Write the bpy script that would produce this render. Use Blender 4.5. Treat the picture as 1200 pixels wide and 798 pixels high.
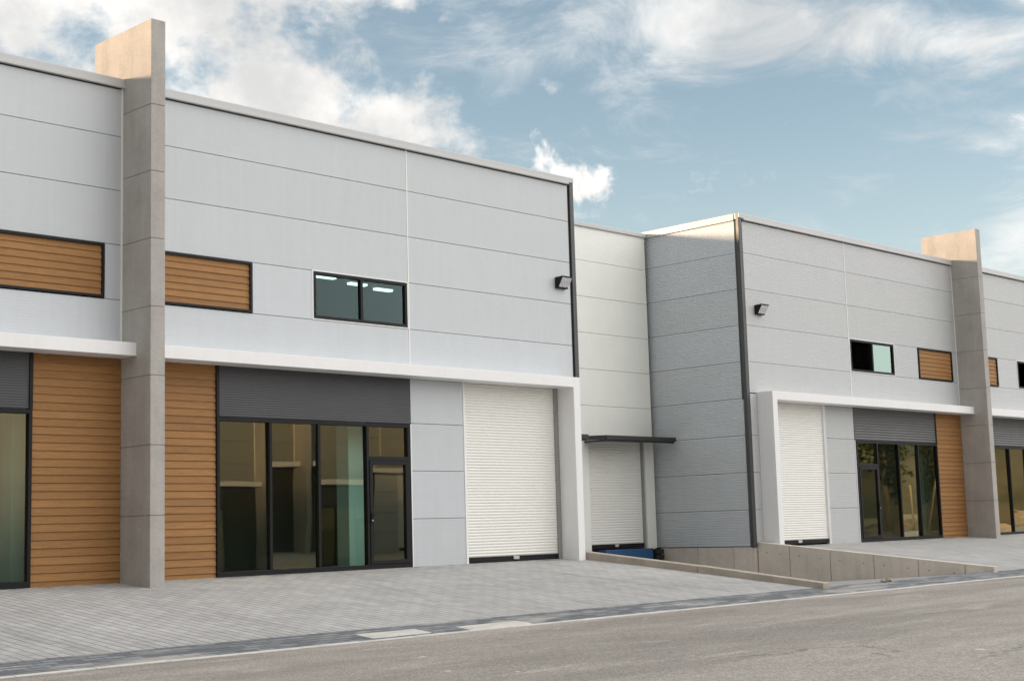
import bpy, bmesh, math, random
from mathutils import Vector, Matrix, Euler
R = math.radians
random.seed(7)
for o in list(bpy.data.objects): bpy.data.objects.remove(o)
S = bpy.context.scene
COL = S.collection

# ------------------------------------------------------------------ camera
cam = bpy.data.cameras.new("camera"); cam_o = bpy.data.objects.new("camera", cam); COL.objects.link(cam_o)
YAW, PITCH, ROLL = R(45.578), R(7.281), R(-1.638)
fw = Vector((math.sin(YAW)*math.cos(PITCH), math.cos(YAW)*math.cos(PITCH), math.sin(PITCH)))
rt = Vector((math.cos(YAW), -math.sin(YAW), 0)); up = rt.cross(fw)
rt2 = rt*math.cos(ROLL) + up*math.sin(ROLL); up2 = up*math.cos(ROLL) - rt*math.sin(ROLL)
cam_o.matrix_world = Matrix(((rt2.x, up2.x, -fw.x, 0.0), (rt2.y, up2.y, -fw.y, -23.247), (rt2.z, up2.z, -fw.z, 0.738), (0, 0, 0, 1)))
cam.sensor_fit = 'HORIZONTAL'; cam.sensor_width = 36; cam.lens = 36*1723.7/1200
cam.clip_start = 0.1; cam.clip_end = 6000
S.camera = cam_o

# ------------------------------------------------------------------ light and exposure
SUN = Vector((-1.0, 1.0, 0.18)).normalized()          # towards the sun: low, behind the left building
SUN_EL = math.asin(SUN.z)
S.view_settings.view_transform = 'Standard'; S.view_settings.look = 'None'
S.view_settings.gamma = 1; S.view_settings.use_curve_mapping = False
S.view_settings.exposure = 0.60
sl = bpy.data.lights.new("sun", 'SUN'); sl.energy = 4.0; sl.angle = R(5.0); sl.color = (1.0, 0.71, 0.46)
so = bpy.data.objects.new("sun", sl); COL.objects.link(so)
so.rotation_euler = SUN.to_track_quat('Z', 'Y').to_euler()

class NT:
    """small node-tree writer"""
    def __init__(self, nt): self.nt = nt
    def n(self, t, **kw):
        nd = self.nt.nodes.new(t); ins = kw.pop('ins', {})
        for k, v in kw.items(): setattr(nd, k, v)
        for k, v in ins.items():
            s = nd.inputs[k]
            if isinstance(v, bpy.types.NodeSocket): self.nt.links.new(v, s)
            elif hasattr(v, 'outputs'): self.nt.links.new(v.outputs[0], s)
            else: s.default_value = v
        return nd
    def m(self, op, a, b=0.0, c=0.0, clamp=False):
        nd = self.n('ShaderNodeMath', operation=op, use_clamp=clamp, ins={0: a, 1: b, 2: c}); return nd.outputs[0]
    def vm(self, op, a, b=(0, 0, 0)):
        nd = self.n('ShaderNodeVectorMath', operation=op, ins={0: a, 1: b}); return nd.outputs[0]
    def ss(self, x, a, b, lo=0.0, hi=1.0):
        return self.n('ShaderNodeMapRange', interpolation_type='SMOOTHSTEP', ins={0: x, 1: a, 2: b, 3: lo, 4: hi}).outputs[0]
    def mr(self, x, a, b, lo=0.0, hi=1.0):
        return self.n('ShaderNodeMapRange', ins={0: x, 1: a, 2: b, 3: lo, 4: hi}).outputs[0]
    def noise(self, v, scale, detail=4, rough=.5, dist=0.0):
        return self.n('ShaderNodeTexNoise', ins={'Vector': v, 'Scale': scale, 'Detail': detail, 'Roughness': rough, 'Distortion': dist})
    def mix(self, f, a, b, blend='MIX'):
        nd = self.n('ShaderNodeMix', data_type='RGBA', blend_type=blend)
        for i, v in ((0, f), (6, a), (7, b)):
            s = nd.inputs[i]
            if isinstance(v, bpy.types.NodeSocket): self.nt.links.new(v, s)
            else: s.default_value = v if i == 0 else (tuple(v) + (1,))[:4]
        return nd.outputs[2]
    def sep(self, v): return self.n('ShaderNodeSeparateXYZ', ins={0: v})
    def comb(self, x=0.0, y=0.0, z=0.0): return self.n('ShaderNodeCombineXYZ', ins={0: x, 1: y, 2: z}).outputs[0]
    def scale(self, v, sx, sy, sz): return self.vm('MULTIPLY', v, (sx, sy, sz))

# ------------------------------------------------------------------ sky
W = bpy.data.worlds.new("World"); S.world = W; W.use_nodes = True
W.node_tree.nodes.clear(); T = NT(W.node_tree)
SKY_STRENGTH = 0.105
sky = T.n('ShaderNodeTexSky', sky_type='NISHITA', sun_disc=False, sun_elevation=SUN_EL,
          sun_rotation=math.atan2(SUN.x, SUN.y), altitude=300, air_density=1.0, dust_density=0.6, ozone_density=2.0)
dirv = T.n('ShaderNodeTexCoord').outputs['Generated']
sx = T.sep(dirv)
az = T.m('MULTIPLY', T.m('ARCTAN2', sx.outputs[0], sx.outputs[1]), 57.2958)
el = T.m('MULTIPLY', T.m('ARCSINE', sx.outputs[2]), 57.2958)
inv = T.m('DIVIDE', 1.0, T.m('ADD', T.m('MAXIMUM', sx.outputs[2], 0.0), 0.22))
pl = T.vm('MULTIPLY', T.vm('MULTIPLY', dirv, T.comb(inv, inv, 0.0)), (1, 1, 0))
fbm = T.noise(pl, 3.4, 9, .58, .25).outputs[0]
streak = T.noise(T.n('ShaderNodeVectorRotate', rotation_type='Z_AXIS', ins={'Vector': pl, 'Angle': 0.9}).outputs[0], 4.6, 10, .66, .7).outputs[0]
puff = T.noise(dirv, 16.0, 8, .6, .2).outputs[0]
puff2 = T.noise(dirv, 46.0, 6, .62, .3).outputs[0]
def blob(a, e, ra, re, w, tilt=0.0):
    da = T.m('SUBTRACT', az, a); de = T.m('SUBTRACT', el, e)
    c, s = math.cos(tilt), math.sin(tilt)
    u = T.m('ADD', T.m('MULTIPLY', da, c/ra), T.m('MULTIPLY', de, s/ra))
    v = T.m('SUBTRACT', T.m('MULTIPLY', de, c/re), T.m('MULTIPLY', da, s/re))
    d = T.m('ADD', T.m('MULTIPLY', u, u), T.m('MULTIPLY', v, v))
    return T.m('MULTIPLY', T.m('EXPONENT', T.m('MULTIPLY', d, -1.0)), w)
def summed(lst):
    r = lst[0]
    for q in lst[1:]: r = T.m('ADD', r, q)
    return r
# thick bright bank on the left, one small cumulus, thin high bands
thick = summed([blob(28, 15, 12, 5.2, .62), blob(37, 16.2, 4.8, 1.9, .58, -.15), blob(42.3, 15.6, 2.8, 1.1, .60, -.2), blob(38, 21.2, 8, 1.3, .46), blob(30, 19.2, 5, 1.6, .22),
                blob(25, 21, 7, 2.2, .40)])
thick = T.m('ADD', T.m('SUBTRACT', T.m('ADD', T.m('MULTIPLY', T.m('SUBTRACT', fbm, .5), 2.1), T.m('ADD', T.m('MULTIPLY', T.m('SUBTRACT', puff, .5), 1.3), T.m('MULTIPLY', T.m('SUBTRACT', puff2, .5), .6))), .30), thick)
thick = T.ss(thick, -.06, .44)
cum = T.m('ADD', T.m('SUBTRACT', blob(48.5, 13.35, 1.75, 1.25, 1.1), .56), T.m('ADD', T.m('MULTIPLY', T.m('SUBTRACT', puff, .5), 2.6), T.m('MULTIPLY', T.m('SUBTRACT', puff2, .5), 1.3)))
cum = T.ss(cum, 0.0, .42)
thin = summed([blob(57.5, 19.0, 11, 1.7, .60, -.12), blob(63, 17.3, 4, 1.0, .34, -.15), blob(50, 17.5, 4, 1.8, .34), blob(64.8, 10.0, 2.6, 1.7, .66, .7), blob(64.3, 13.7, 2.2, .6, .50), blob(44, 19, 5, 1.3, .30),
               blob(58.5, 11.8, 4.0, .9, .22, .7)])
thin = T.m('ADD', thin, T.m('MULTIPLY', T.m('SUBTRACT', streak, .5), 2.0))
thin = T.m('MULTIPLY', T.ss(thin, .05, .95), .88)
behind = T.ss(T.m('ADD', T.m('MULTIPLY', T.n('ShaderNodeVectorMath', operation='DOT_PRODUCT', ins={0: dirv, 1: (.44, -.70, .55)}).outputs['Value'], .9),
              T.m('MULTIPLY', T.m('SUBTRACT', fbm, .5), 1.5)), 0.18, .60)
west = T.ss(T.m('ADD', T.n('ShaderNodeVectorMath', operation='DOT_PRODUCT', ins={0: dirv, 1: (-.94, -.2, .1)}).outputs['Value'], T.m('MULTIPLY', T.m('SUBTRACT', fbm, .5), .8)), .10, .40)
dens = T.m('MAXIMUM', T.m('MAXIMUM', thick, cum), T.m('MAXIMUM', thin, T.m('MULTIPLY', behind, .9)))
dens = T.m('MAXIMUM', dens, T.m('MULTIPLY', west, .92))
dens = T.m('MULTIPLY', dens, T.ss(sx.outputs[2], 0.0, .06))
lump = T.noise(T.vm('ADD', dirv, (.02, -.02, .03)), 9.0, 7, .6).outputs[0]
ccol = T.mix(T.ss(lump, .36, .62), (4.75, 4.75, 4.7), (6.9, 6.75, 6.5))
ccol = T.mix(T.ss(behind, .3, 1.0), ccol, (17.0, 16.6, 16.2))       # unseen bright cloud added behind the camera to light the facades
ccol = T.mix(west, ccol, (4.6, 4.55, 4.45))                            # unseen grey cloud added on the left to dim left-facing walls
hs = T.n('ShaderNodeHueSaturation', ins={'Hue': .491, 'Saturation': .83, 'Value': 1.0, 'Color': sky})
base = T.mix(1.0, hs.outputs[0], (1.92, 1.73, 1.61), 'MULTIPLY')
base = T.mix(T.m('MULTIPLY', T.ss(el, 17.0, 5.0), .38), base, (4.9, 5.25, 5.4))
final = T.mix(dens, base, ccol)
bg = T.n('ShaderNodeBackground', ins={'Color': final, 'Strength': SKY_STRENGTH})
T.n('ShaderNodeOutputWorld', ins={0: bg})

# ------------------------------------------------------------------ materials
def mat(name):
    m = bpy.data.materials.new(name); m.use_nodes = True
    m.node_tree.nodes.clear(); t = NT(m.node_tree)
    co = t.n('ShaderNodeTexCoord').outputs['Object']
    return m, t, co
def finish(t, col, rough=.6, bump=None, bstr=.3, bdist=.01, metal=0.0, spec=.5, coat=0.0):
    p = t.n('ShaderNodeBsdfPrincipled', ins={'Roughness': rough, 'Metallic': metal, 'Specular IOR Level': spec, 'Coat Weight': coat})
    s = p.inputs['Base Color']
    if isinstance(col, bpy.types.NodeSocket): t.nt.links.new(col, s)
    else: s.default_value = tuple(col) + (1,)
    if bump is not None:
        b = t.n('ShaderNodeBump', ins={'Strength': bstr, 'Distance': bdist, 'Height': bump}); t.nt.links.new(b.outputs[0], p.inputs['Normal'])
    t.n('ShaderNodeOutputMaterial', ins={0: p})
def painted(name, c, rough=.45, var=.06, dirt=.10, streaks=True, sheet_var=0.0, spec=.5):
    """painted sheet metal with faint waviness, rain streaks and uneven dust"""
    m, t, co = mat(name)
    a = t.noise(co, 1.3, 5, .6).outputs[0]
    st = t.noise(t.scale(co, 5.0, 5.0, .35), 1.6, 5, .62).outputs[0]
    f = t.m('ADD', t.m('MULTIPLY', t.m('SUBTRACT', a, .5), var*2), t.m('MULTIPLY', t.m('SUBTRACT', st, .5), dirt if streaks else 0.0))
    if sheet_var:                                   # each panel comes from its own batch
        q = t.sep(co); w_ = t.n('ShaderNodeTexWhiteNoise', noise_dimensions='2D', ins={'Vector': t.comb(t.m('FLOOR', q.outputs[2]), t.m('FLOOR', t.m('DIVIDE', q.outputs[0], 6.72)))}).outputs[0]
        f = t.m('ADD', f, t.m('MULTIPLY', t.m('SUBTRACT', w_, .5), sheet_var*2))
    k = t.m('ADD', 1.0, f)
    col = t.mix(1.0, c, t.n('ShaderNodeCombineColor', ins={0: k, 1: k, 2: t.m('ADD', 1.0, t.m('MULTIPLY', f, 1.25))}).outputs[0], 'MULTIPLY')
    rr = t.mr(a, .3, .7, rough-.06, rough+.10)
    finish(t, col, rr, t.noise(co, 2.2, 2).outputs[0], .25, .02, spec=spec)
    return m
def concrete(name, c, scale=1.0, rust=0.0):
    m, t, co = mat(name)
    a = t.noise(co, 1.1*scale, 7, .62).outputs[0]
    b = t.noise(co, 14*scale, 5, .6).outputs[0]
    st = t.noise(t.scale(co, 3.2, 3.2, .30), 1.5, 6, .65).outputs[0]
    sp = t.noise(co, 60*scale, 2, .5).outputs[0]
    pore = t.n('ShaderNodeTexVoronoi', ins={'Vector': co, 'Scale': 9.0*scale}).outputs['Distance']
    hole = t.ss(pore, .03, .055, .42, 1.0)
    k = t.m('ADD', t.mr(a, .25, .75, .82, 1.14), t.m('MULTIPLY', t.m('SUBTRACT', b, .5), .26))
    k = t.m('ADD', k, t.m('MULTIPLY', t.m('SUBTRACT', st, .5), .38))
    k = t.m('ADD', k, t.m('MULTIPLY', t.m('SUBTRACT', sp, .5), .30))
    k = t.m('MULTIPLY', k, hole)
    col = t.mix(1.0, c, t.n('ShaderNodeCombineColor', ins={0: k, 1: k, 2: k}).outputs[0], 'MULTIPLY')
    if rust: col = t.mix(t.ss(st, .55, .75, 0, rust), col, (.30, .19, .10))
    finish(t, col, .85, t.m('ADD', t.m('MULTIPLY', hole, .8), t.m('ADD', b, sp)), .35, .006, spec=.25)
    return m
M = {}
M['clad'] = painted('grey_cladding', (.560, .594, .622), .42, .05, .11, True, .03)
M['clad_right'] = painted('right_grey_cladding', (.525, .540, .550), .42, .045, .10, True, .03)
M['clad_dark'] = painted('mid_grey_cladding', (.28, .285, .27), .45, .05, .08)
M['dark_boards'] = painted('dark_boards', (.05, .036, .025), .6, .05, .08)
M['clad_white'] = painted('white_cladding', (.86, .87, .83), .45, .035, .06)
M['white'] = painted('white_paint', (.85, .85, .855), .5, .045, .09)
M['shutter'] = painted('shutter_paint', (.83, .825, .785), .42, .04, .05, False)
M['coping'] = painted('coping_metal', (.53, .54, .54), .38, .03, .05)
M['trim'] = painted('dark_trim_metal', (.050, .055, .055), .38, .06, .1)
M['black'] = painted('black_frame_metal', (.012, .012, .013), .48, .05, .05, spec=.22)
M['dark_canopy'] = painted('dark_canopy_metal', (.030, .028, .027), .42, .05, .08)
M['spandrel'] = painted('charcoal_sheet', (.058, .060, .066), .5, .05, .10)
M['spandrel_mid'] = painted('mid_grey_sheet', (.105, .108, .110), .45, .05, .10)
M['grey_steel'] = painted('grey_steel', (.30, .30, .29), .45, .05, .1)
M['blue'] = painted('blue_steel', (.012, .075, .19), .45, .1, .15)
M['rubber'] = painted('black_rubber', (.012, .012, .012), .75, .1, .1)
M['inside'] = painted('interior_plaster', (.80, .83, .81), .8, .03, .02)
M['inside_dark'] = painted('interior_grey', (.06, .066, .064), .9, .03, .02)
M['roof'] = painted('roof_sheet', (.5, .5, .5), .5, .03, .05)
M['concrete'] = concrete('fin_concrete', (.425, .405, .38))
M['concrete_wall'] = concrete('retaining_concrete', (.66, .60, .53), 1.0, .04)
M['concrete_kerb'] = concrete('kerb_concrete', (.42, .37, .31), 2.2, .05)
M['concrete_light'] = concrete('edging_concrete', (.60, .58, .545), 2.0)
M['slab'] = concrete('cover_concrete', (.56, .54, .50), 1.5)

TB = .1379
m, t, co = mat('timber_cladding')
s_ = t.sep(co)
row = t.m('FLOOR', t.m('DIVIDE', t.m('ADD', s_.outputs[2], 10.0), TB))
wn = t.n('ShaderNodeTexWhiteNoise', noise_dimensions='2D', ins={'Vector': t.comb(row, t.m('FLOOR', t.m('MULTIPLY', s_.outputs[0], .34)))}).outputs[0]
gv = t.vm('ADD', t.scale(co, 1.4, 1.4, 26.0), t.comb(t.m('MULTIPLY', wn, 31.0), 0.0, 0.0))
gr = t.noise(gv, 1.8, 6, .62, .8).outputs[0]
mo = t.noise(t.scale(co, 22, 22, 42), 1.5, 4, .6).outputs[0]
c1 = t.mix(t.ss(gr, .2, .82), (.262, .128, .045), (.372, .192, .068))
k = t.m('ADD', t.mr(wn, 0, 1, .89, 1.10), t.m('MULTIPLY', t.m('SUBTRACT', mo, .5), .5))
c1 = t.mix(1.0, c1, t.n('ShaderNodeCombineColor', ins={0: k, 1: k, 2: k}).outputs[0], 'MULTIPLY')
finish(t, c1, .62, t.m('ADD', gr, mo), .35, .004, spec=.3)
M['timber'] = m

def glass(name, refl, tint, trans, wob, seedv):
    m, t, co = mat(name)
    nz = t.noise(t.vm('ADD', co, (seedv, 0, seedv*2.0)), .55, 1, .4).outputs[0]
    bp = t.n('ShaderNodeBump', ins={'Strength': 1.0, 'Distance': wob, 'Height': nz})
    g = t.n('ShaderNodeBsdfGlossy', ins={'Color': tint + (1,), 'Roughness': 0.012, 'Normal': bp.outputs[0]})
    tr = t.n('ShaderNodeBsdfTransparent', ins={'Color': trans + (1,)})
    lw = t.n('ShaderNodeLayerWeight', ins={'Blend': .25})
    f = t.m('ADD', refl, t.m('MULTIPLY', lw.outputs['Fresnel'], .45), clamp=True)
    mx = t.n('ShaderNodeMixShader', ins={0: f, 1: tr.outputs[0], 2: g.outputs[0]})
    t.n('ShaderNodeOutputMaterial', ins={0: mx})
    return m
M['glass'] = glass('bronze_glass', .155, (.95, .90, .62), (.60, .82, .74), .0022, 3.0)
M['glass_up'] = glass('teal_glass', .03, (.62, .86, .86), (.50, .80, .74), .002, 7.0)
M['glass_pale'] = glass('pale_glass', .24, (.72, .95, .86), (.4, .6, .52), .001, 11.0)

m, t, co = mat('lamp_lens')
p_ = t.noise(t.scale(co, 30, 30, 30), 1.0, 2).outputs[0]
finish(t, t.mix(t.ss(p_, .35, .65), (.5, .5, .53), (.72, .72, .75)), .12, p_, .2, .003)
M['lens'] = m
m, t, co = mat('lit_tube')
t.n('ShaderNodeOutputMaterial', ins={0: t.n('ShaderNodeEmission', ins={'Color': (.9, 1, .97, 1), 'Strength': 1.5}).outputs[0]})
M['tube'] = m

def pavers(name, c_lo, c_hi, gap, bw, bh, swap, sand):
    m, t, co = mat(name)
    s = t.sep(co)
    v = t.comb(s.outputs[1], s.outputs[0], 0.0) if swap else t.comb(s.outputs[0], s.outputs[1], 0.0)
    wob = t.vm('MULTIPLY', t.vm('SUBTRACT', t.noise(co, 6.0, 2).outputs['Color'], (.5, .5, .5)), (.012, .012, 0))
    v = t.vm('ADD', v, wob)
    br = t.n('ShaderNodeTexBrick', offset=.5, ins={'Vector': v, 'Color1': (0, 0, 0, 1), 'Color2': (1, 1, 1, 1), 'Mortar': (.5, .5, .5, 1), 'Scale': 1.0,
             'Mortar Size': gap, 'Mortar Smooth': .35, 'Bias': 0.0, 'Brick Width': bw, 'Row Height': bh})
    lines = t.m('MULTIPLY', t.m('ABSOLUTE', t.m('SUBTRACT', t.m('FRACT', t.m('DIVIDE', t.sep(v).outputs[1], bh)), .5)), 2.0)
    bed = t.ss(lines, 1-gap*1.9/bh, 1-gap*.7/bh)
    per = t.n('ShaderNodeSeparateColor', ins={0: br.outputs['Color']}).outputs[0]
    big = t.noise(co, .35, 6, .6).outputs[0]; mid = t.noise(co, 2.2, 5, .6).outputs[0]; fine = t.noise(co, 70, 3, .6).outputs[0]
    col = t.mix(per, c_lo, c_hi)
    k = t.m('ADD', t.mr(big, .25, .75, .86, 1.12), t.m('ADD', t.m('MULTIPLY', t.m('SUBTRACT', mid, .5), .26), t.m('MULTIPLY', t.m('SUBTRACT', fine, .5), .55)))
    col = t.mix(1.0, col, t.n('ShaderNodeCombineColor', ins={0: k, 1: k, 2: k}).outputs[0], 'MULTIPLY')
    joint = t.mix(t.ss(mid, .3, .7), (.09, .085, .08) if swap else (.035, .036, .038), (.21, .20, .185) if swap else (.085, .085, .085))
    col = t.mix(t.m('MAXIMUM', t.m('MULTIPLY', br.outputs['Fac'], .40), t.m('MULTIPLY', bed, .95)), col, joint)
    if sand:
        sd = t.ss(t.noise(t.scale(co, .55, 2.6, 1), 1.0, 7, .62, .3).outputs[0], .50, .66, 0, sand)
        col = t.mix(sd, col, (.50, .47, .42))
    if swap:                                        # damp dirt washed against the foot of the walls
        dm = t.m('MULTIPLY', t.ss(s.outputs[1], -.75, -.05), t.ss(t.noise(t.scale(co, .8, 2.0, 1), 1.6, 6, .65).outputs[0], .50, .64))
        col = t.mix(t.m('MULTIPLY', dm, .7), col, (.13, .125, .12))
        ty = t.ss(t.noise(t.vm('ADD', t.scale(co, 2.2, .16, 1), (3.1, 0, 0)), 1.0, 5, .55, .3).outputs[0], .56, .70)
        col = t.mix(t.m('MULTIPLY', ty, .28), col, (.19, .185, .18))
    h = t.m('SUBTRACT', t.m('MULTIPLY', fine, .25), br.outputs['Fac'])
    finish(t, col, .85, h, .7, .008, spec=.25)
    return m
M['pavers'] = pavers('block_pavers', (.375, .37, .365), (.45, .445, .435), .012, .33, .165, True, .25)
M['pavers_dark'] = pavers('dark_block_pavers', (.125, .136, .148), (.245, .258, .27), .016, .30, .145, False, .55)
M['pavers_ramp'] = pavers('ramp_pavers', (.30, .29, .285), (.37, .36, .35), .011, .21, .12, True, .35)

m, t, co = mat('worn_asphalt')
agg = t.noise(co, 34, 5, .75).outputs[0]
gr2 = t.noise(co, 13, 4, .7).outputs[0]
agg2 = t.n('ShaderNodeTexVoronoi', ins={'Vector': co, 'Scale': 55.0})
lanes = t.noise(t.scale(co, .10, .55, 1), 1.0, 6, .6, .4).outputs[0]
dust = t.noise(t.scale(co, .30, 1.1, 1), 1.3, 8, .66, .5).outputs[0]
pat = t.noise(co, 1.1, 6, .62).outputs[0]
col = t.mix(t.ss(lanes, .35, .66), (.262, .240, .214), (.362, .332, .296))
col = t.mix(t.ss(dust, .54, .70, 0, .7), col, (.43, .395, .35))
k = t.m('ADD', t.mr(agg, .25, .75, .45, 1.55), t.m('ADD', t.m('MULTIPLY', t.m('SUBTRACT', gr2, .5), .55), t.m('MULTIPLY', t.m('SUBTRACT', pat, .5), .40)))
k = t.m('MULTIPLY', k, t.mr(t.n('ShaderNodeSeparateColor', ins={0: agg2.outputs['Color']}).outputs[0], 0, 1, .8, 1.22))
col = t.mix(1.0, col, t.n('ShaderNodeCombineColor', ins={0: k, 1: k, 2: k}).outputs[0], 'MULTIPLY')
vo = t.n('ShaderNodeTexVoronoi', feature='SMOOTH_F1', ins={'Vector': t.vm('ADD', co, (0.3, .1, 0)), 'Scale': 2.7, 'Randomness': 1.0})
fleck = t.m('MULTIPLY', t.ss(vo.outputs['Distance'], .035, .075, 1, 0), t.ss(t.n('ShaderNodeSeparateColor', ins={0: vo.outputs['Color']}).outputs[0], .45, .6))
col = t.mix(fleck, col, (.62, .58, .51))
cr = t.n('ShaderNodeTexVoronoi', feature='DISTANCE_TO_EDGE', ins={'Vector': t.vm('ADD', t.scale(co, .16, .3, 1), t.vm('MULTIPLY', t.noise(co, .9, 6, .65).outputs['Color'], (.45, .45, 0))), 'Scale': 1.0})
crm = t.m('MULTIPLY', t.ss(cr.outputs['Distance'], .0035, .0012), t.ss(t.noise(co, .25, 3).outputs[0], .50, .60))
col = t.mix(t.m('MULTIPLY', crm, .55), col, (.07, .066, .06))
finish(t, col, .88, t.m('ADD', agg, agg2.outputs['Distance']), .6, .008, spec=.25)
M['asphalt'] = m
m, t, co = mat('bare_earth')
a = t.noise(co, .05, 8, .6).outputs[0]; b = t.noise(co, 1.2, 6, .65).outputs[0]
col = t.mix(t.ss(a, .42, .58), (.30, .23, .15), (.13, .13, .06))
col = t.mix(t.ss(b, .4, .7, 0, .6), col, (.42, .34, .24))
finish(t, col, .95, b, .6, .1, spec=.1)
M['earth'] = m
m, t, co = mat('hill_scrub')
a = t.noise(co, .02, 8, .65).outputs[0]
finish(t, t.mix(t.ss(a, .4, .6), (.06, .06, .035), (.13, .11, .07)), .95, a, .5, 3.0, spec=.1)
M['hill'] = m
m, t, co = mat('leaves')
a = t.noise(co, .9, 4).outputs[0]
finish(t, t.mix(t.ss(a, .35, .65), (.018, .03, .012), (.045, .06, .022)), .6)
M['leaves'] = m
m, t, co = mat('bark')
finish(t, t.mix(t.noise(t.scale(co, 6, 6, 1), 2, 5).outputs[0], (.12, .085, .055), (.30, .23, .16)), .9)
M['bark'] = m
M['pole'] = painted('weathered_pole', (.5, .42, .31), .8, .1, .2)
M['rubble'] = concrete('rubble_stone', (.36, .29, .21), .6)

# ------------------------------------------------------------------ mesh writing
class MB:
    """collects shapes for ONE mesh; s = -1 mirrors along x"""
    def __init__(self, s=1): self.v = []; self.f = []; self.s = s
    def add(self, vs, fs):
        n = len(self.v); self.v += [(x*self.s, y, z) for x, y, z in vs]
        for f in fs:
            g = [i+n for i in f]; self.f.append(g[::-1] if self.s < 0 else g)
        return self
    def box(self, x0, x1, y0, y1, z0, z1):
        return self.add([(x0, y0, z0), (x1, y0, z0), (x1, y1, z0), (x0, y1, z0), (x0, y0, z1), (x1, y0, z1), (x1, y1, z1), (x0, y1, z1)],
                 [(0, 3, 2, 1), (4, 5, 6, 7), (0, 1, 5, 4), (1, 2, 6, 5), (2, 3, 7, 6), (3, 0, 4, 7)])
    def prism_x(self, prof, x0, x1, caps=True):
        """prof: closed (y,z) outline, counter-clockwise seen from +x"""
        n = len(prof)
        vs = [(x0, y, z) for y, z in prof] + [(x1, y, z) for y, z in prof]
        fs = [(i, (i+1) % n, n+(i+1) % n, n+i) for i in range(n)]
        fs = [f[::-1] for f in fs]
        if caps: fs += [tuple(range(n))[::-1], tuple(range(n, 2*n))]
        return self.add(vs, fs)
    def prism_y(self, prof, y0, y1):
        """prof: closed (x,z) outline"""
        n = len(prof)
        vs = [(x, y0, z) for x, z in prof] + [(x, y1, z) for x, z in prof]
        fs = [(i, (i+1) % n, n+(i+1) % n, n+i) for i in range(n)] + [tuple(range(n))[::-1], tuple(range(n, 2*n))]
        return self.add(vs, fs)
    def cyl(self, p, q, r0, r1=None, n=10):
        r1 = r0 if r1 is None else r1
        p, q = Vector(p), Vector(q); d = (q-p).normalized()
        a = d.orthogonal().normalized(); b = d.cross(a)
        vs = [tuple(p+(a*math.cos(6.2832*i/n)+b*math.sin(6.2832*i/n))*r0) for i in range(n)] + [tuple(q+(a*math.cos(6.2832*i/n)+b*math.sin(6.2832*i/n))*r1) for i in range(n)]
        return self.add(vs, [(i, (i+1) % n, n+(i+1) % n, n+i) for i in range(n)] + [tuple(range(n))[::-1], tuple(range(n, 2*n))])
    def build(self, name, m, parent=None, bevel=0.0, smooth=False, fix=True):
        me = bpy.data.meshes.new(name); me.from_pydata(self.v, [], self.f)
        if fix:
            bm = bmesh.new(); bm.from_mesh(me); bmesh.ops.recalc_face_normals(bm, faces=bm.faces); bm.to_mesh(me); bm.free()
        me.materials.append(m)
        if smooth:
            for p in me.polygons: p.use_smooth = True
        o = bpy.data.objects.new(name, me); COL.objects.link(o)
        if parent: o.parent = parent
        if bevel:
            b = o.modifiers.new('bevel', 'BEVEL'); b.width = bevel; b.segments = 2; b.limit_method = 'ANGLE'; b.angle_limit = R(50); b.harden_normals = False
        return o
def tag(o, label, cat, group=None, kind=None):
    if label: o['label'] = label
    if cat: o['category'] = cat
    if group: o['group'] = group
    if kind: o['kind'] = kind
    return o
def structure(o): o['kind'] = 'structure'; return o
def thing(name, loc, label, cat, group=None, rz=0):
    o = bpy.data.objects.new(name, None); COL.objects.link(o); o.empty_display_size = .3
    o.location = loc; o.rotation_euler = (0, 0, rz)
    return tag(o, label, cat, group)
def kids(o): return [c for c in bpy.data.objects if c.parent == o]
def copy_tree(o, parent=None, skip=()):
    c = o.copy(); COL.objects.link(c)
    if parent: c.parent = parent
    for ch in kids(o):
        if ch.name.split('.')[0] not in skip: copy_tree(ch, c)
    return c

# ------------------------------------------------------------------ ground, aprons, road
TILT = .0025
def gz(x, y):                                   # forecourt: falls away from the facades to the road
    return .02 + TILT*(x-14) - .1*min(abs(y), 7.45)
def sheet(name, x0, x1, ys, zf, m, dz=0.0, nx=24):
    vs = []; fs = []
    for i in range(nx+1):
        x = x0+(x1-x0)*i/nx
        for y in ys: vs.append((x, y, zf(x, y)+dz))
    k = len(ys)
    for i in range(nx):
        for j in range(k-1): fs.append((i*k+j, (i+1)*k+j, (i+1)*k+j+1, i*k+j+1))
    mb = MB(); mb.v = vs; mb.f = fs
    o = mb.build(name, m, fix=False)
    for p in o.data.polygons:
        if p.normal.z < 0: p.flip()
    return structure(o)
XL, XR = -40, 62
KX0, KX1, WX0, WX1 = 25.52, 25.77, 32.88, 33.08
sheet('forecourt_paving', XL, KX0+.05, [.15, -2, -4, -6.55], gz, M['pavers'])
sheet('forecourt_paving', WX0+.05, XR, [.15, -2, -4, -6.55], gz, M['pavers'])
sheet('border_paving', XL, XR, [-6.55, -7.42], gz, M['pavers_dark'], .001)
mb = MB(); x = XL
while x < XR:
    b_ = min(x+.995, XR); q = random.uniform(-.002, .003); w_ = random.uniform(-.004, .004)
    z0, z1 = gz(x, -7.45)+.012+q, gz(b_, -7.45)+.012+q
    mb.add([(x+.004, -7.515+w_, z0-.2), (b_, -7.515+w_, z1-.2), (b_, -7.42, z1-.2), (x+.004, -7.42, z0-.2), (x+.004, -7.515+w_, z0-.008), (b_, -7.515+w_, z1-.008), (b_, -7.42, z1), (x+.004, -7.42, z0)],
           [(0, 3, 2, 1), (4, 5, 6, 7), (0, 1, 5, 4), (1, 2, 6, 5), (2, 3, 7, 6), (3, 0, 4, 7)])
    x += 1.0
structure(mb.build('road_edging', M['concrete_light'], bevel=.004))
road_z = lambda x, y: gz(x, -7.45) - .004 + .012*min(1.0, (abs(y)-7.5)/8)
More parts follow.
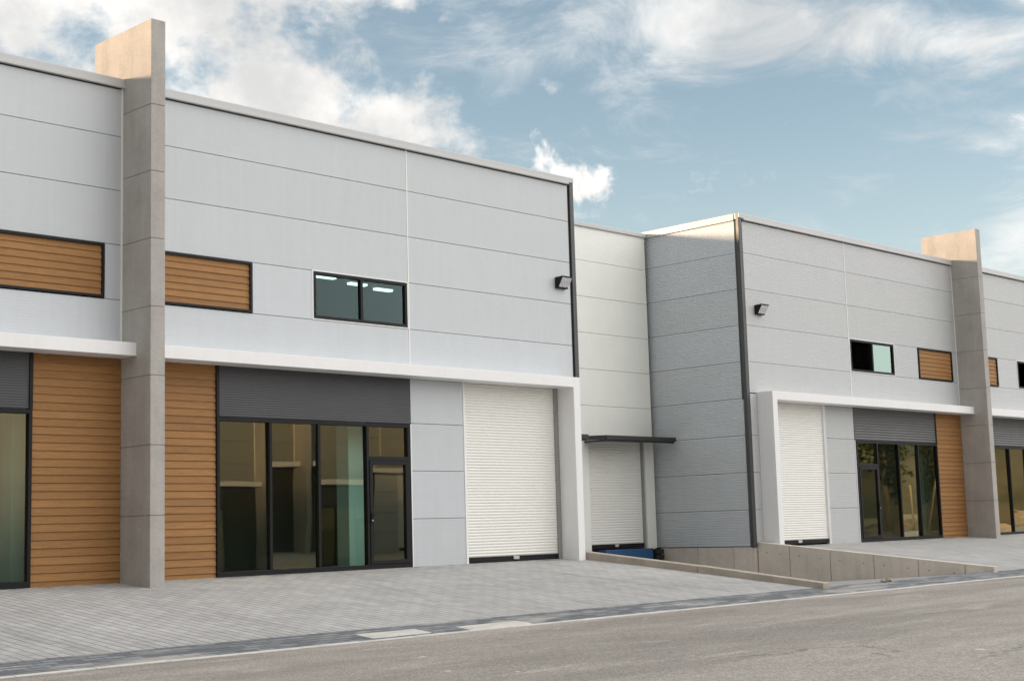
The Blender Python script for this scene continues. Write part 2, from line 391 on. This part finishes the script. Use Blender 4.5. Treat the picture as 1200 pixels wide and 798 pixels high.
sheet('road', XL, 160, [-7.50, -9, -12, -16, -20, -25.4], road_z, M['asphalt'])
sheet('dock_ramp', KX1-.05, WX0+.05, [-6.5, -4, -1, 3.4], lambda x, y: gz(29, -6.6)-.012 - .048*(y+6.5), M['pavers_ramp'])
# ground sheet to the horizon, lowered under the buildings and the dock ramp
mb = MB()
hx0, hx1, hy0, hy1, L = XL, XR, -7.3, 32, 3000
o_ = [(-L, -L, -.9), (L, -L, -.9), (L, L, -.9), (-L, L, -.9)]; i_ = [(hx0, hy0, -.9), (hx1, hy0, -.9), (hx1, hy1, -.9), (hx0, hy1, -.9)]
mb.add(o_+i_+[(x, y, -1.6) for x, y, z in i_], [(0, 1, 5, 4), (1, 2, 6, 5), (2, 3, 7, 6), (3, 0, 4, 7), (4, 5, 9, 8), (5, 6, 10, 9), (6, 7, 11, 10), (7, 4, 8, 11), (8, 9, 10, 11)])
structure(mb.build('ground', M['earth'], fix=False))
# opposite forecourt behind the camera
sheet('forecourt_paving', -20, 62, [-25.4, -33.2], lambda x, y: -.75 + .25*(abs(y)-25.4)/7.8 + .0, M['pavers'])

# ------------------------------------------------------------------ warehouse units
PITCH_RIB = 1.0/18
def rib_panel(mb, x0, x1, z0, z1, y=0.0, depth=.0014, thick=.05):
    """one sandwich panel lying horizontally, with shallow micro-ribs"""
    pr = []; z = z0+.007
    n = max(1, round((z1-z0)/PITCH_RIB)); p = (z1-z0-.014)/n
    pr.append((y+.005, z0+.0045))
    for i in range(n):
        zz = z0+.007+i*p
        pr += [(y, zz+p*.08), (y, zz+p*.62), (y+depth, zz+p*.70), (y+depth, zz+p*.98)]
    pr.append((y+.005, z1-.0045))
    pr += [(y+thick, z1-.0045), (y+thick, z0+.0045)]
    mb.prism_x(pr, x0, x1)
def lap_boards(mb, x0, x1, z0, z1, y=0.0, pitch=TB):
    """lapped boards, each leaning out over the one below"""
    n = max(1, round((z1-z0)/pitch)); p = (z1-z0)/n
    for i in range(n):
        a = z0+i*p
        mb.prism_x([(y-.024, a), (y-.028, a+.006), (y-.008, a+p+.003), (y+.03, a+p+.003), (y+.03, a), (y-.02, a)], x0, x1)
def corrugated(mb, x0, x1, z0, z1, y=0.0, pitch=.046, d=.006, back=.05):
    pr = []; n = round((z1-z0)/pitch); p = (z1-z0)/n
    for i in range(n):
        for q in range(6):
            zz = z0+(i+q/6)*p
            pr.append((y-d*.5*(1-math.cos(6.2832*q/6)), zz))
    pr += [(y, z1), (y+back, z1), (y+back, z0)]
    mb.prism_x(pr, x0, x1)
def shutter_curtain(mb, x0, x1, z0, z1, y=0.0, pitch=.064):
    pr = []; n = round((z1-z0)/pitch); p = (z1-z0)/n
    for i in range(n):
        a = z0+i*p
        for q, d in ((0, 0.0), (.10, .002), (.16, .009), (.40, .014), (.66, .0125), (.86, .007), (.93, .001)):
            pr.append((y-d, a+q*p))
    pr += [(y, z1), (y+.03, z1), (y+.03, z0)]
    mb.prism_x(pr, x0, x1)
def pane(name, mb_s, x0, x1, z0, z1, y, m, parent, tilt=0.0, turn=0.0):
    """a glass sheet 8 mm thick, set a hair out of true"""
    mb = MB(mb_s); cz, cx = (z0+z1)/2, (x0+x1)/2
    vs = []
    for yy in (0, .008):
        for x, z in ((x0, z0), (x1, z0), (x1, z1), (x0, z1)):
            vs.append((x, y+yy+(z-cz)*tilt+(x-cx)*turn, z))
    mb.add(vs, [(0, 1, 2, 3)])
    return mb.build(name, m, parent)
def frame_bars(mb, xs, zs, y0, y1, w):
    """rectangular frame with the outer faces at xs[0], xs[-1], zs[0], zs[-1]"""
    x0, x1, z0, z1 = xs[0], xs[-1], zs[0], zs[-1]
    mb.box(x0, x1, y0, y1, z0, z0+w); mb.box(x0, x1, y0, y1, z1-w, z1)
    mb.box(x0, x0+w, y0, y1, z0+w, z1-w); mb.box(x1-w, x1, y0, y1, z0+w, z1-w)
    for x in xs[1:-1]: mb.box(x-w/2, x+w/2, y0, y1, z0+w, z1-w)

ROOF_Z, UW = 9.0, 12.03
SHOP0, SHOP1 = 1.87, 6.67
def unit(root, s, column_y, rib=.0012, open_sash=False, column_u=.55, column_w=.25, lit=False):
    """one half of a warehouse, u measured from the concrete fin"""
    # upper cladding
    clad = M['clad'] if rib < .002 else M['clad_right']
    mb = MB(s); J = 6.72
    for z0, z1 in ((4.15, 5.0), (6, 7), (7, 8), (8, 8.885)):
        rib_panel(mb, .15, J-.004, z0, z1, depth=rib); rib_panel(mb, J+.004, UW-.166, z0, z1, depth=rib)
    rib_panel(mb, .15, .49, 5, 6, depth=rib); rib_panel(mb, 2.70, 4.14, 5, 6, depth=rib)
    rib_panel(mb, J+.004, UW-.166, 5, 6, depth=rib)
    mb.build('wall_panels', clad, root)
    MB(s).box(J-.013, J+.013, -.007, .004, 4.19, 8.92).build('joint_strip', M['clad_white'], root)
    MB(s).box(.1452, .175, -.012, .03, 4.18, 8.90).build('edge_strip', M['clad_white'], root)
    # dark backing behind the joints, with holes for window and louvre
    mb = MB(s)
    mb.box(.15, UW-.02, .056, .16, 3.97, 4.985); mb.box(.15, UW-.02, .056, .16, 6.015, 8.9)
    mb.box(2.72, 4.12, .056, .16, 4.985, 6.015); mb.box(6.72, UW-.02, .056, .16, 4.985, 6.015)
    mb.box(.15, .47, .056, .16, 4.985, 6.015)
    mb.build('wall_core', M['inside_dark'], root)
    # coping with a drip lip
    MB(s).prism_x([(-.055, 8.955), (-.055, 9.07), (-.03, 9.085), (.45, 9.085), (.45, 8.93), (-.02, 8.93), (-.02, 8.955)], .14, UW+.02).prism_x(
        [(-.080, 8.905), (-.080, 8.955), (-.02, 8.955), (-.02, 8.90)], .14, UW-.166).build('coping', M['coping'], root, .004)
    # corner trim folded round the outer edge
    MB(s).prism_y([(UW-.115, .0), (UW-.115, 9.088), (UW+.022, 9.088), (UW+.022, .0)], -.035, .07).build('corner_trim', M['trim'], root, .012)
    MB(s).box(UW-.165, UW-.117, -.004, .10, .0, 8.9).build('trim_gap', M['black'], root)
    # louvre
    lv = MB(s); lap_boards(lv, .555, 2.625, 5.045, 5.965, .03); lvo = lv.build('louvre_panel', M['timber'], root)
    f = MB(s); frame_bars(f, [.51, 2.67], [5.015, 5.995], -.03, .10, .045); f.build('frame', M['black'], lvo)
    # upper window
    f = MB(s); frame_bars(f, [4.17, 5.42, 6.67], [5.03, 5.99], -.016, .09, .065); wn_ = f.build('window', M['black'], root, .003)
    f = MB(s); frame_bars(f, [4.14, 6.697], [5.005, 6.012], -.010, .02, .028); f.build('frame', M['white'], wn_)
    if open_sash:
        a_ = 0.0 if s < 0 else 1.20                       # the sash is pushed to one side
        pane('pane', s, 4.235+a_, 5.40+a_, 5.095, 5.925, .03, M['glass_pale'], wn_)
    else:
        pane('pane', s, 4.235, 5.387, 5.095, 5.925, .03, M['glass_up'], wn_, .002, .001); pane('pane', s, 5.453, 6.605, 5.095, 5.925, .03, M['glass_up'], wn_, -.002)
    # white portal: canopy and post in one
    prof = [(.145, 3.945), (.145, 4.178), (11.53, 4.178), (11.53, -.25), (11.31, -.25), (11.31, 3.945)]
    MB(s).prism_y(prof, -.50, .14).build('portal_frame', M['white'], root, .006)
    # timber beside the fin
    mb = MB(s); lap_boards(mb, .148, 1.845, -.06, 3.935, .03); mb.build('timber_cladding', M['timber'], root)
    # charcoal band above the shop window
    mb = MB(s); corrugated(mb, 1.905, 6.70, 2.985, 3.94, .0, *((.046, .0035) if rib < .002 else (.082, .016))); mb.build('spandrel_panel', M['spandrel' if rib < .002 else 'spandrel_mid'], root)
    MB(s).box(1.846, 1.904, -.03, .12, 2.975, 3.94).build('spandrel_edge', M['black'], root)
    # shop window and door
    mb = MB(s); xs = [SHOP0-.02, 3.08, 4.255, 5.50, SHOP1]; w = .062; y0, y1 = -.03, .09
    mb.box(xs[0], xs[-1], y0, y1, -.10, .095); mb.box(xs[0], xs[-1], y0, y1, 2.90, 2.972)
    mb.box(xs[0], xs[0]+w, y0, y1, .095, 2.90); mb.box(xs[-1]-w-.02, xs[-1], y0, y1, .095, 2.90)
    for x in xs[1:-1]: mb.box(x-w/2, x+w/2, y0, y1, .095, 2.90)
    mb.box(xs[3]+w/2, xs[4]-w-.02, y0, y1, 2.205, 2.29)
    sh = mb.build('shop_window', M['black'], root, .003)
    for i, (a, b) in enumerate(zip(xs[:-2], xs[1:-1])):
        pane('pane', s, a+(w if i == 0 else w/2), b-w/2, .095, 2.90, .03, M['glass'], sh, (.006, -.007, .005)[i], (.009, -.012, .006)[i])
    pane('pane', s, 5.531, 6.588, 2.29, 2.90, .03, M['glass'], sh, .001, .002)
    d = MB(s); frame_bars(d, [5.536, 6.582], [.10, 2.20], -.045, .05, .078); do = d.build('glass_door', M['black'], root, .004)
    pane('pane', s, 5.614, 6.504, .178, 2.122, .0, M['glass'], do, -.004, .006)
    h = MB(s).box(5.553, 5.597, -.058, -.044, .93, 1.16).cyl((5.575, -.05, 1.10), (5.575, -.10, 1.10), .011).cyl((5.565, -.10, 1.10), (5.70, -.10, 1.10), .011)
    h.build('handle', M['black'], do)
    MB(s).cyl((5.575, -.058, .985), (5.575, -.072, .985), .017, .015, 14).build('lock', M['coping'], do)
    # grey panels between shop and shutter
    mb = MB(s)
    for z0, z1 in ((-.1, 1.0), (1, 2), (2, 3), (3, 3.94)): rib_panel(mb, 6.715, 8.235, z0, z1, depth=rib)
    mb.build('lower_wall_panels', clad, root)
    mb = MB(s)
    for z0, z1 in ((-.1, 1.0), (1, 2), (2, 3), (3, 4.13)): rib_panel(mb, 11.535, UW-.166, z0, z1, depth=rib)
    mb.build('corner_wall_panels', clad, root)
    MB(s).box(11.54, UW-.17, .056, .12, -.1, 3.96).build('lower_wall_core', M['inside_dark'], root)
    MB(s).box(8.236, 8.262, -.012, .05, -.1, 3.94).build('joint_strip', M['white'], root)
    MB(s).box(6.684, 6.712, -.014, .05, -.1, 2.975).build('edge_strip', M['white'], root)
    # roller shutter
    mb = MB(s); shutter_curtain(mb, 8.31, 11.19, .142, 3.94, .06); rs = mb.build('roller_shutter', M['shutter'], root)
    MB(s).box(8.262, 8.308, .0, .12, -.05, 3.94).build('guide_rail', M['white'], rs)
    MB(s).box(11.19, 11.308, .01, .12, -.05, 3.94).build('guide_rail', M['grey_steel'], rs)
    MB(s).box(8.31, 11.19, .025, .085, .03, .14).build('bottom_bar', M['black'], rs, .006)
    MB(s).box(9.70, 9.88, .005, .024, .065, .137).build('lock_plate', M['coping'], rs, .004)
    # shell: side, back, roof, floor and what can be seen through the glass
    MB(s).box(.1, UW-.05, .3, 26, 8.70, 8.9).build('roof', M['roof'], root)
    mb = MB(s)
    for k in range(9):
        z0, z1 = (k, k+1) if k < 8 else (8, 8.94)
        if k == 0: z0 = .03
        prof = []
        X = UW-.03; n = 15 if k else 14
        p = (z1-z0-.014)/n; prof.append((X-.006, z0+.005))
        for i in range(n):
            zz = z0+.007+i*p; prof += [(X, zz+p*.08), (X, zz+p*.62), (X-.008, zz+p*.74), (X-.008, zz+p*.96)]
        prof += [(X-.006, z1-.005), (X-.05, z1-.005), (X-.05, z0+.005)]
        mb.prism_y(prof, .125, 26)
    mb.build('side_wall', M['clad'], root)
    MB(s).box(UW-.20, UW-.09, .17, 26, -.4, 8.68).build('side_wall_core', M['inside_dark'], root)
    MB(s).prism_y([(UW-.06, 8.955), (UW-.06, 9.075), (UW+.045, 9.075), (UW+.045, 8.90), (UW-.02, 8.90), (UW-.02, 8.955)], .13, 26).build('side_coping', M['coping'], root)
    MB(s).box(.05, UW-.21, 25.8, 26, -.4, 8.68).build('back_wall', M['clad'], root)
    MB(s).box(.05, UW-.21, .17, 25.79, -.35, -.11).build('floor_slab', M['inside_dark'], root)
    MB(s).box(.1, UW-.21, .17, 8.0, 3.97, 4.16).build('upper_floor', M['inside_dark'], root)
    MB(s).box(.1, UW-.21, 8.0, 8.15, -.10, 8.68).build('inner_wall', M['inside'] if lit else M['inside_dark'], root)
    MB(s).box(.02, .12, 1.1, 8.0, -.10, 8.68).build('party_wall', M['inside'], root)
    MB(s).box(column_u-column_w, column_u+column_w, column_y, column_y+.4, -.10, 3.96).build('inner_column', M['inside'], root, .01)

def fin(root):
    """tall concrete fin cast in lifts, with open joints and tie holes"""
    mb = MB(); z = -.5; joints = [1.14+1.2135*i for i in range(7)]
    lv = [-.5]+joints+[10.0]
    hw, yf, yb = .145, -.955, 1.01
    for a, b in zip(lv[:-1], lv[1:]):
        mb.box(-hw, hw, yf, yb, a+.006, b-.006)
        if b < 9.9: mb.box(-hw+.012, hw-.012, yf+.012, yb-.012, b-.0061, b+.0061)
    mb.build('concrete_fin', M['concrete'], root, .006)

A = thing('warehouse_building', (13.89, 0, 0), 'large grey warehouse on the left with timber panels and a wide upper window', 'building', 'warehouse buildings of the row')
unit(A, 1, .75, .0005, column_u=5.86, column_w=.24, lit=True); unit(A, -1, .75, .0005, column_u=1.66, column_w=.16); fin(A)
B = thing('warehouse_building', (44.73, 0, .06), 'grey warehouse on the right beyond the dock ramp with a half-open upper window', 'building', 'warehouse buildings of the row')
unit(B, -1, .75, .0030, open_sash=True, column_u=1.06, column_w=.42); unit(B, 1, .75, .0030, open_sash=True); fin(B)
# strip lights that can be seen through the upper window of the left building
for x, y, z, lb in ((22.50, 5.2, 7.07, 'lit white strip light behind the left edge of the left window pane'), (23.50, 5.2, 6.99, 'lit white strip light behind the middle mullion of the wide upper window'),
                    (24.35, 5.2, 6.93, 'lit white strip light behind the right window pane')):
    t_ = thing('ceiling_light', (x, y, z), lb, 'ceiling light', 'strip lights behind the upper window')
    MB().box(-.30, .30, -.10, .10, .0, .08).build('housing', M['white'], t_)
    MB().box(-.27, .27, -.075, .075, -.05, -.002).build('tube', M['tube'], t_)
    for q in (-.25, .25): MB().cyl((q, 0, .08), (q, 0, 8.70-z), .006).build('hanger', M['black'], t_)

# ------------------------------------------------------------------ recessed loading bay between the warehouses
C = thing('loading_bay_building', (29.285, 3.24, 0), 'pale recessed wall between the two warehouses with a dock shutter under a dark canopy', 'building')
CW = 3.30
mb = MB()
for k in range(3, 9): rib_panel(mb, -CW, CW+.01, k if k > 3 else 3.14, k+1 if k < 8 else 8.94, depth=.0016)
mb.build('wall_panels', M['clad_white'], C)
MB().box(-CW, CW, .056, .25, 3.14, 8.9).build('wall_core', M['inside_dark'], C)
MB().prism_x([(-.055, 8.955), (-.055, 9.06), (-.03, 9.075), (.4, 9.075), (.4, 8.93), (-.02, 8.93), (-.02, 8.955)], -CW, CW+.02).build('coping', M['coping'], C, .004)
MB().box(-CW, CW, .3, 22, 8.7, 8.9).build('roof', M['roof'], C)
for s in (1, -1):
    mb = MB(s); shutter_curtain(mb, .60, 2.86, .24, 3.12, .10, .072); r_ = mb.build('roller_shutter', M['shutter'], C)
    MB(s).box(2.86, 2.925, .03, .16, .10, 3.13).build('guide_rail', M['grey_steel'], r_)
    MB(s).box(.55, .60, .03, .16, .10, 3.13).build('guide_rail', M['grey_steel'], r_)
    MB(s).box(.60, 2.86, .06, .12, .13, .24).build('bottom_bar', M['black'], r_, .005)
    MB(s).box(1.60, 1.74, .04, .06, .17, .235).build('lock_plate', M['coping'], r_)
    MB(s).box(2.93, CW+.01, -.03, .2, .075, 3.135).build('door_jamb', M['clad_white'], C, .006)
    q = MB(s).prism_x([(-.86, 3.02), (-.86, 3.135), (-.01, 3.165), (-.01, 3.07), (-.80, 3.02)], .37, CW+.02)
    cn = q.build('canopy', M['dark_canopy'], C, .004)
    MB(s).box(.385, CW+.0, -.80, -.74, 2.975, 3.019).box(.385, .445, -.739, -.02, 2.975, 3.019).build('gutter', M['dark_canopy'], cn)
MB().box(-.545, .545, -.03, .2, .075, 3.135).build('door_jamb', M['clad_white'], C, .006)
MB().box(-CW, CW+.01, .0, .3, -1.6, .07).build('dock_base', M['concrete_wall'], C)
MB().box(-CW, CW, .31, 12, -1.6, .1).build('floor_slab', M['inside_dark'], C)

def leveller(x, label):
    t_ = thing('dock_leveller', (x, 3.24, -1.25), label, 'dock leveller', 'dock levellers under the loading shutters')
    MB().box(-1.05, 1.05, -.26, -.005, .30, 1.30).box(-1.05, -.98, -.30, -.261, .28, 1.26).box(.98, 1.05, -.30, -.261, .28, 1.26).build('body', M['blue'], t_, .008)
    MB().prism_x([(-.36, .93), (-.34, 1.335), (-.005, 1.345), (-.005, 1.302), (-.30, 1.302), (-.335, .93)], -.97, .97).build('lip_plate', M['blue'], t_, .004)
leveller(31.02, 'dark blue steel dock leveller below the loading shutter, half hidden by the low kerb')
leveller(27.55, 'dark blue steel dock leveller beside the left warehouse, hidden behind its white post')
for x, lb in ((32.36, 'black rubber dock bumper at the right end of the blue leveller'), (29.72, 'black rubber dock bumper left of the visible blue leveller')):
    t_ = thing('dock_bumper', (x, 3.24, -.55), lb, 'dock bumper', 'dock bumpers on the dock face')
    mb = MB()
    for k in range(4): mb.box(-.17, .17, -.34+.004*k, -.005, .02+k*.15, .155+k*.15)
    mb.build('rubber_block', M['rubber'], t_, .012)
    MB().box(-.19, -.171, -.20, -.005, 0, .64).box(.171, .19, -.20, -.005, 0, .64).build('end_plate', M['black'], t_)

# concrete plinth under the ribbed side wall of the right warehouse
mb = MB()
for a, b in ((.02, .70), (.715, 1.92), (1.935, 3.23)): mb.box(32.76, 32.95, a, b, -1.6, .075)
tag(mb.build('dock_side_wall', M['concrete_wall'], bevel=.006), 'short concrete wall under the ribbed grey side wall beside the dock', 'concrete wall')

# retaining wall along the right side of the ramp
rw = thing('retaining_wall', (WX0, 0, 0), 'concrete retaining wall stepping down along the right side of the dock ramp', 'retaining wall')
js = [0.0, -1.0, -2.23, -3.49, -4.72, -5.95, -6.70]
for a, b in zip(js[:-1], js[1:]):
    y0, y1 = b+.008, a-.008
    T0, T1 = gz(33, y0)+.13, gz(33, y1)+.13
    mb = MB(); w = WX1-WX0
    mb.add([(0, y0, -1.6), (w, y0, -1.6), (w, y1, -1.6), (0, y1, -1.6), (0, y0, T0), (w, y0, T0), (w, y1, T1), (0, y1, T1)],
           [(0, 3, 2, 1), (4, 5, 6, 7), (0, 1, 5, 4), (1, 2, 6, 5), (2, 3, 7, 6), (3, 0, 4, 7)])
    o = mb.build('wall_panel', M['concrete_wall'], rw, .008)
    th = MB()
    for yy in (y0+.28, y1-.28):
        if y1-y0 > .9:
            zz = gz(33, yy)-.12
            th.cyl((-.0015, yy, zz), (.02, yy, zz), .015, .015, 12)
    if th.v: th.build('tie_hole', M['rubber'], o)
MB().add([(.03, -6.67, -1.6), (.15, -6.67, -1.6), (.15, -.02, -1.6), (.03, -.02, -1.6), (.03, -6.67, gz(33, -6.67)+.105), (.15, -6.67, gz(33, -6.67)+.105), (.15, -.02, gz(33, 0)+.105), (.03, -.02, gz(33, 0)+.105)],
         [(0, 3, 2, 1), (4, 5, 6, 7), (0, 1, 5, 4), (1, 2, 6, 5), (2, 3, 7, 6), (3, 0, 4, 7)]).build('joint_filler', M['inside_dark'], rw)
# low kerb wall on the left side of the ramp
mb = MB(); ys_ = [-.16, -3.38, -3.395, -6.72]
for a, b in ((-.14, -3.60), (-3.612, -6.74)):
    y0, y1 = b, a
    T0, T1 = gz(25, y0)+(.115 if y0 < -6 else .15), gz(25, y1)+.155
    mb.add([(KX0, y0, -1.6), (KX1, y0, -1.6), (KX1, y1, -1.6), (KX0, y1, -1.6), (KX0, y0, T0), (KX1, y0, T0), (KX1, y1, T1), (KX0, y1, T1)],
           [(0, 3, 2, 1), (4, 5, 6, 7), (0, 1, 5, 4), (1, 2, 6, 5), (2, 3, 7, 6), (3, 0, 4, 7)])
tag(mb.build('kerb_wall', M['concrete_kerb'], bevel=.014), 'low brown concrete kerb wall running from the white post down to the road', 'kerb')

# ------------------------------------------------------------------ small things
def wall_lamp(x, z, label):
    t_ = thing('wall_lamp', (x, 0, z), label, 'wall lamp', 'wall lamps high on the facades')
    MB().prism_x([(-.004, 0), (-.004, .262), (-.25, .272), (-.25, .25), (-.225, .243), (-.10, .035), (-.10, 0)], -.18, .18).build('housing', M['black'], t_, .008)
    MB().prism_x([(-.232, .238), (-.108, .032), (-.118, .026), (-.244, .234)], -.16, .16).build('lens', M['lens'], t_)
    MB().box(-.12, .12, -.004, .003, .04, .225).build('back_plate', M['black'], t_)
    return t_
lampA = wall_lamp(25.40, 6.33, 'black wedge wall lamp on the left warehouse beside its dark corner trim')
wall_lamp(33.45, 6.38, 'black wedge wall lamp on the right warehouse above its white portal')

def cover(x0, x1, y0, y1, label):
    cx, cy = (x0+x1)/2, (y0+y1)/2
    t_ = thing('utility_cover', (cx, cy, gz(cx, cy)), label, 'utility cover', 'concrete utility covers in the dark paving')
    a, b = (x1-x0)/2, (y1-y0)/2
    def slab(x0, x1, y0, y1, z0, z1):
        sl_ = lambda x, y, z: (x, y, z + (.1*y if True else 0) + TILT*x)
        return MB().add([sl_(*p) for p in [(x0, y0, z0), (x1, y0, z0), (x1, y1, z0), (x0, y1, z0), (x0, y0, z1), (x1, y0, z1), (x1, y1, z1), (x0, y1, z1)]],
             [(0, 3, 2, 1), (4, 5, 6, 7), (0, 1, 5, 4), (1, 2, 6, 5), (2, 3, 7, 6), (3, 0, 4, 7)])
    slab(-a, a, -b, b, -.05, .008).build('surround', M['concrete_light'], t_, .003)
    slab(-a+.08, a-.08, -b+.06, b-.06, -.04, .013).build('lid', M['slab'], t_, .003)
cover(13.35, 14.45, -7.30, -6.93, 'pale concrete utility cover set back from the road edge, leftmost of the two')
cover(15.15, 16.45, -7.41, -7.05, 'long pale concrete utility cover touching the road edging, right of the other cover')
def stone(x, y, z, r, label):
    bm = bmesh.new(); bmesh.ops.create_icosphere(bm, subdivisions=2, radius=r)
    for v in bm.verts: v.co *= 1+random.uniform(-.2, .2); v.co.z *= .6
    me = bpy.data.meshes.new('stone'); bm.to_mesh(me); bm.free(); me.materials.append(M['rubble'])
    o = bpy.data.objects.new('stone', me); COL.objects.link(o); o.location = (x, y, z+r*.4)
    tag(o, label, 'stone', 'loose stones by the retaining wall')
stone(28.0, -6.62, gz(28, -6.62), .06, 'small pinkish loose stone at the foot of the retaining wall, left one')
stone(28.25, -6.6, gz(28, -6.6), .075, 'larger pinkish loose stone at the foot of the retaining wall, right one')

# ------------------------------------------------------------------ across the road (seen mirrored in the glass)
O1 = copy_tree(A, skip=('inner_column', 'louvre_panel', 'window')); O1.location = (41.5, -33.2, -.5); O1.rotation_euler = (0, 0, math.pi)
tag(O1, 'grey warehouse across the road, mirrored in the shop windows of the left warehouse', 'building')
O2 = copy_tree(A, skip=('inner_column', 'louvre_panel', 'window')); O2.location = (10.8, -33.2, -.5); O2.rotation_euler = (0, 0, math.pi)
tag(O2, 'grey warehouse across the road behind the camera, next to the mirrored one', 'building')
for o in (O1, O2):
    for c in kids(o):
        if c.name.startswith('wall_panels'): c.data = c.data.copy(); c.data.materials[0] = M['clad_dark']
        if c.name.startswith('timber'): c.data = c.data.copy(); c.data.materials[0] = M['dark_boards']
    for q in (1, -1):
        mb = MB(q); rib_panel(mb, .48, 2.71, 5, 6); rib_panel(mb, 4.13, 6.73, 5, 6); mb.build('wall_panels', M['clad_dark'], o)
# unseen copies added left of the frame so their shade covers the road
N = copy_tree(A, skip=('inner_column', 'louvre_panel', 'window')); N.location = (-16.84, 0, 0)
tag(N, 'unseen grey warehouse added to the row left of the frame to shade the road', 'building')
for q in (1, -1):
    mb = MB(q); rib_panel(mb, .48, 2.71, 5, 6); rib_panel(mb, 4.13, 6.73, 5, 6); mb.build('wall_panels', M['clad'], N)
N2 = copy_tree(C); N2.location = (-1.47, 3.24, 0); tag(N2, 'unseen pale recessed loading bay added left of the frame to shade the road', 'building')
l2 = copy_tree(lampA); l2.location = (O1.location.x+11.5, -33.2, 5.83); l2.rotation_euler = (0, 0, math.pi)
tag(l2, 'black wall lamp on the warehouse across the road, mirrored in the glass door transom', 'wall lamp', 'wall lamps high on the facades')

def tree(name, x, y, h, rad, label, seed):
    rnd = random.Random(seed)
    t_ = thing(name, (x, y, -.9), label, 'tree', 'trees across the road')
    tb = MB(); p = Vector((0, 0, 0)); r = h*.03; tips = []
    for i in range(6):
        q = p+Vector((rnd.uniform(-.25, .25), rnd.uniform(-.25, .25), h*.14)); tb.cyl(p, q, r, r*.84, 9); p = q; r *= .84
        if i > 1:
            for k in range(3):
                a = rnd.uniform(0, 6.28); l = rad*rnd.uniform(.5, .9)
                e = p+Vector((math.cos(a)*l, math.sin(a)*l, l*.45)); tb.cyl(p, e, r*.5, r*.12, 6); tips.append(e); tips.append((p+e)/2)
    tips.append(p)
    tb.build('trunk', M['bark'], t_)
    cb = MB()
    for e in tips:
        for c in range(4):
            cc = e+Vector((rnd.gauss(0, .5), rnd.gauss(0, .5), rnd.gauss(0, .4)))*rad*.3
            for k in range(55):
                d = Vector((rnd.gauss(0, 1), rnd.gauss(0, 1), rnd.gauss(0, .8)))*rad*.11
                n = Vector((rnd.uniform(-1, 1), rnd.uniform(-1, 1), rnd.uniform(-1, 1))).normalized(); a = n.orthogonal().normalized(); b = n.cross(a)
                z = cc+d; sz = rnd.uniform(.08, .16)
                cb.add([tuple(z+a*sz*1.6), tuple(z+b*sz), tuple(z-a*sz*1.6), tuple(z-b*sz)], [(0, 1, 2, 3)])
    cb.build('crown', M['leaves'], t_, fix=False)
tree('broadleaf_tree', 96.5, -34, 10.5, 4.2, 'tall dark tree across the road mirrored in the right shop window', 3)
tree('broadleaf_tree', 91, -39, 10, 3.8, 'dark tree left of the tall one, mirrored in the right shop door', 11)
tree('broadleaf_tree', 104, -38, 9, 3.4, 'smaller rounded tree behind the tall one, mirrored in the right shop window', 5)
def mound(x, y, r, h, label, seed):
    rnd = random.Random(seed); mb = MB(); n = 64; rings = 20; vs = []; fs = []
    for j in range(rings):
        rr = r*(1-j/(rings-1)*.98)
        for i in range(n):
            a = 6.2832*i/n; k = rr*(1+.10*math.sin(3*a+seed)+.07*math.sin(7*a+2*seed)+rnd.uniform(-.05, .05)); vs.append((math.cos(a)*k, math.sin(a)*k*.7, h*(1-(rr/r)**1.4)*(1+.18*math.sin(5*a+j*.6))+rnd.uniform(-.16, .16)))
    for j in range(rings-1):
        for i in range(n): fs.append((j*n+i, j*n+(i+1) % n, (j+1)*n+(i+1) % n, (j+1)*n+i))
    mb.add(vs, fs); o = mb.build('earth_mound', M['rubble']); o.location = (x, y, -.92)
    tag(o, label, 'earth mound', 'earth mounds across the road')
mound(91, -31, 6, .9, 'low heap of pale rubble mirrored in the right shop window', 1)
mound(103, -32, 7, 1.0, 'wide heap of pale rubble at the foot of the mirrored trees', 2)
mound(114, -34, 9, 1.3, 'broad heap of pale rubble mirrored in the farthest shop window', 3)
for k, (x, y, dx, dz, lb) in enumerate(((94.5, -30.5, 1.5, 4.6, 'pale leaning pole mirrored in the left pane of the right shop window'), (97.6, -30.0, -1.3, 3.4, 'pale leaning pole below the tall mirrored tree, steeper one'),
        (98.3, -30.3, 1.9, 3.6, 'pale leaning pole below the tall mirrored tree, flatter one'), (101.5, -30.8, .4, 4.2, 'pale nearly upright pole mirrored in the last pane before the timber'))):
    mb = MB().cyl((0, 0, -.2), (dx, .4, dz), .09, .06, 9); o = mb.build('timber_pole', M['pole']); o.location = (x, y, -.8)
    tag(o, lb, 'pole', 'poles leaning across the road')
# hills far away
mb = MB(); n = 48; vs = []; fs = []
for i in range(n+1):
    a = R(95)+R(130)*i/n; hgt = 62+22*math.sin(i*.5)+12*math.sin(i*1.3+1)
    for rr, z in ((420, -1), (520, hgt*.7), (640, hgt), (900, -1)): vs.append((math.sin(a)*rr, math.cos(a)*rr, z))
for i in range(n):
    for j in range(3): fs.append((i*4+j, i*4+j+1, (i+1)*4+j+1, (i+1)*4+j))
mb.add(vs, fs); structure(mb.build('hills', M['hill'], smooth=True))
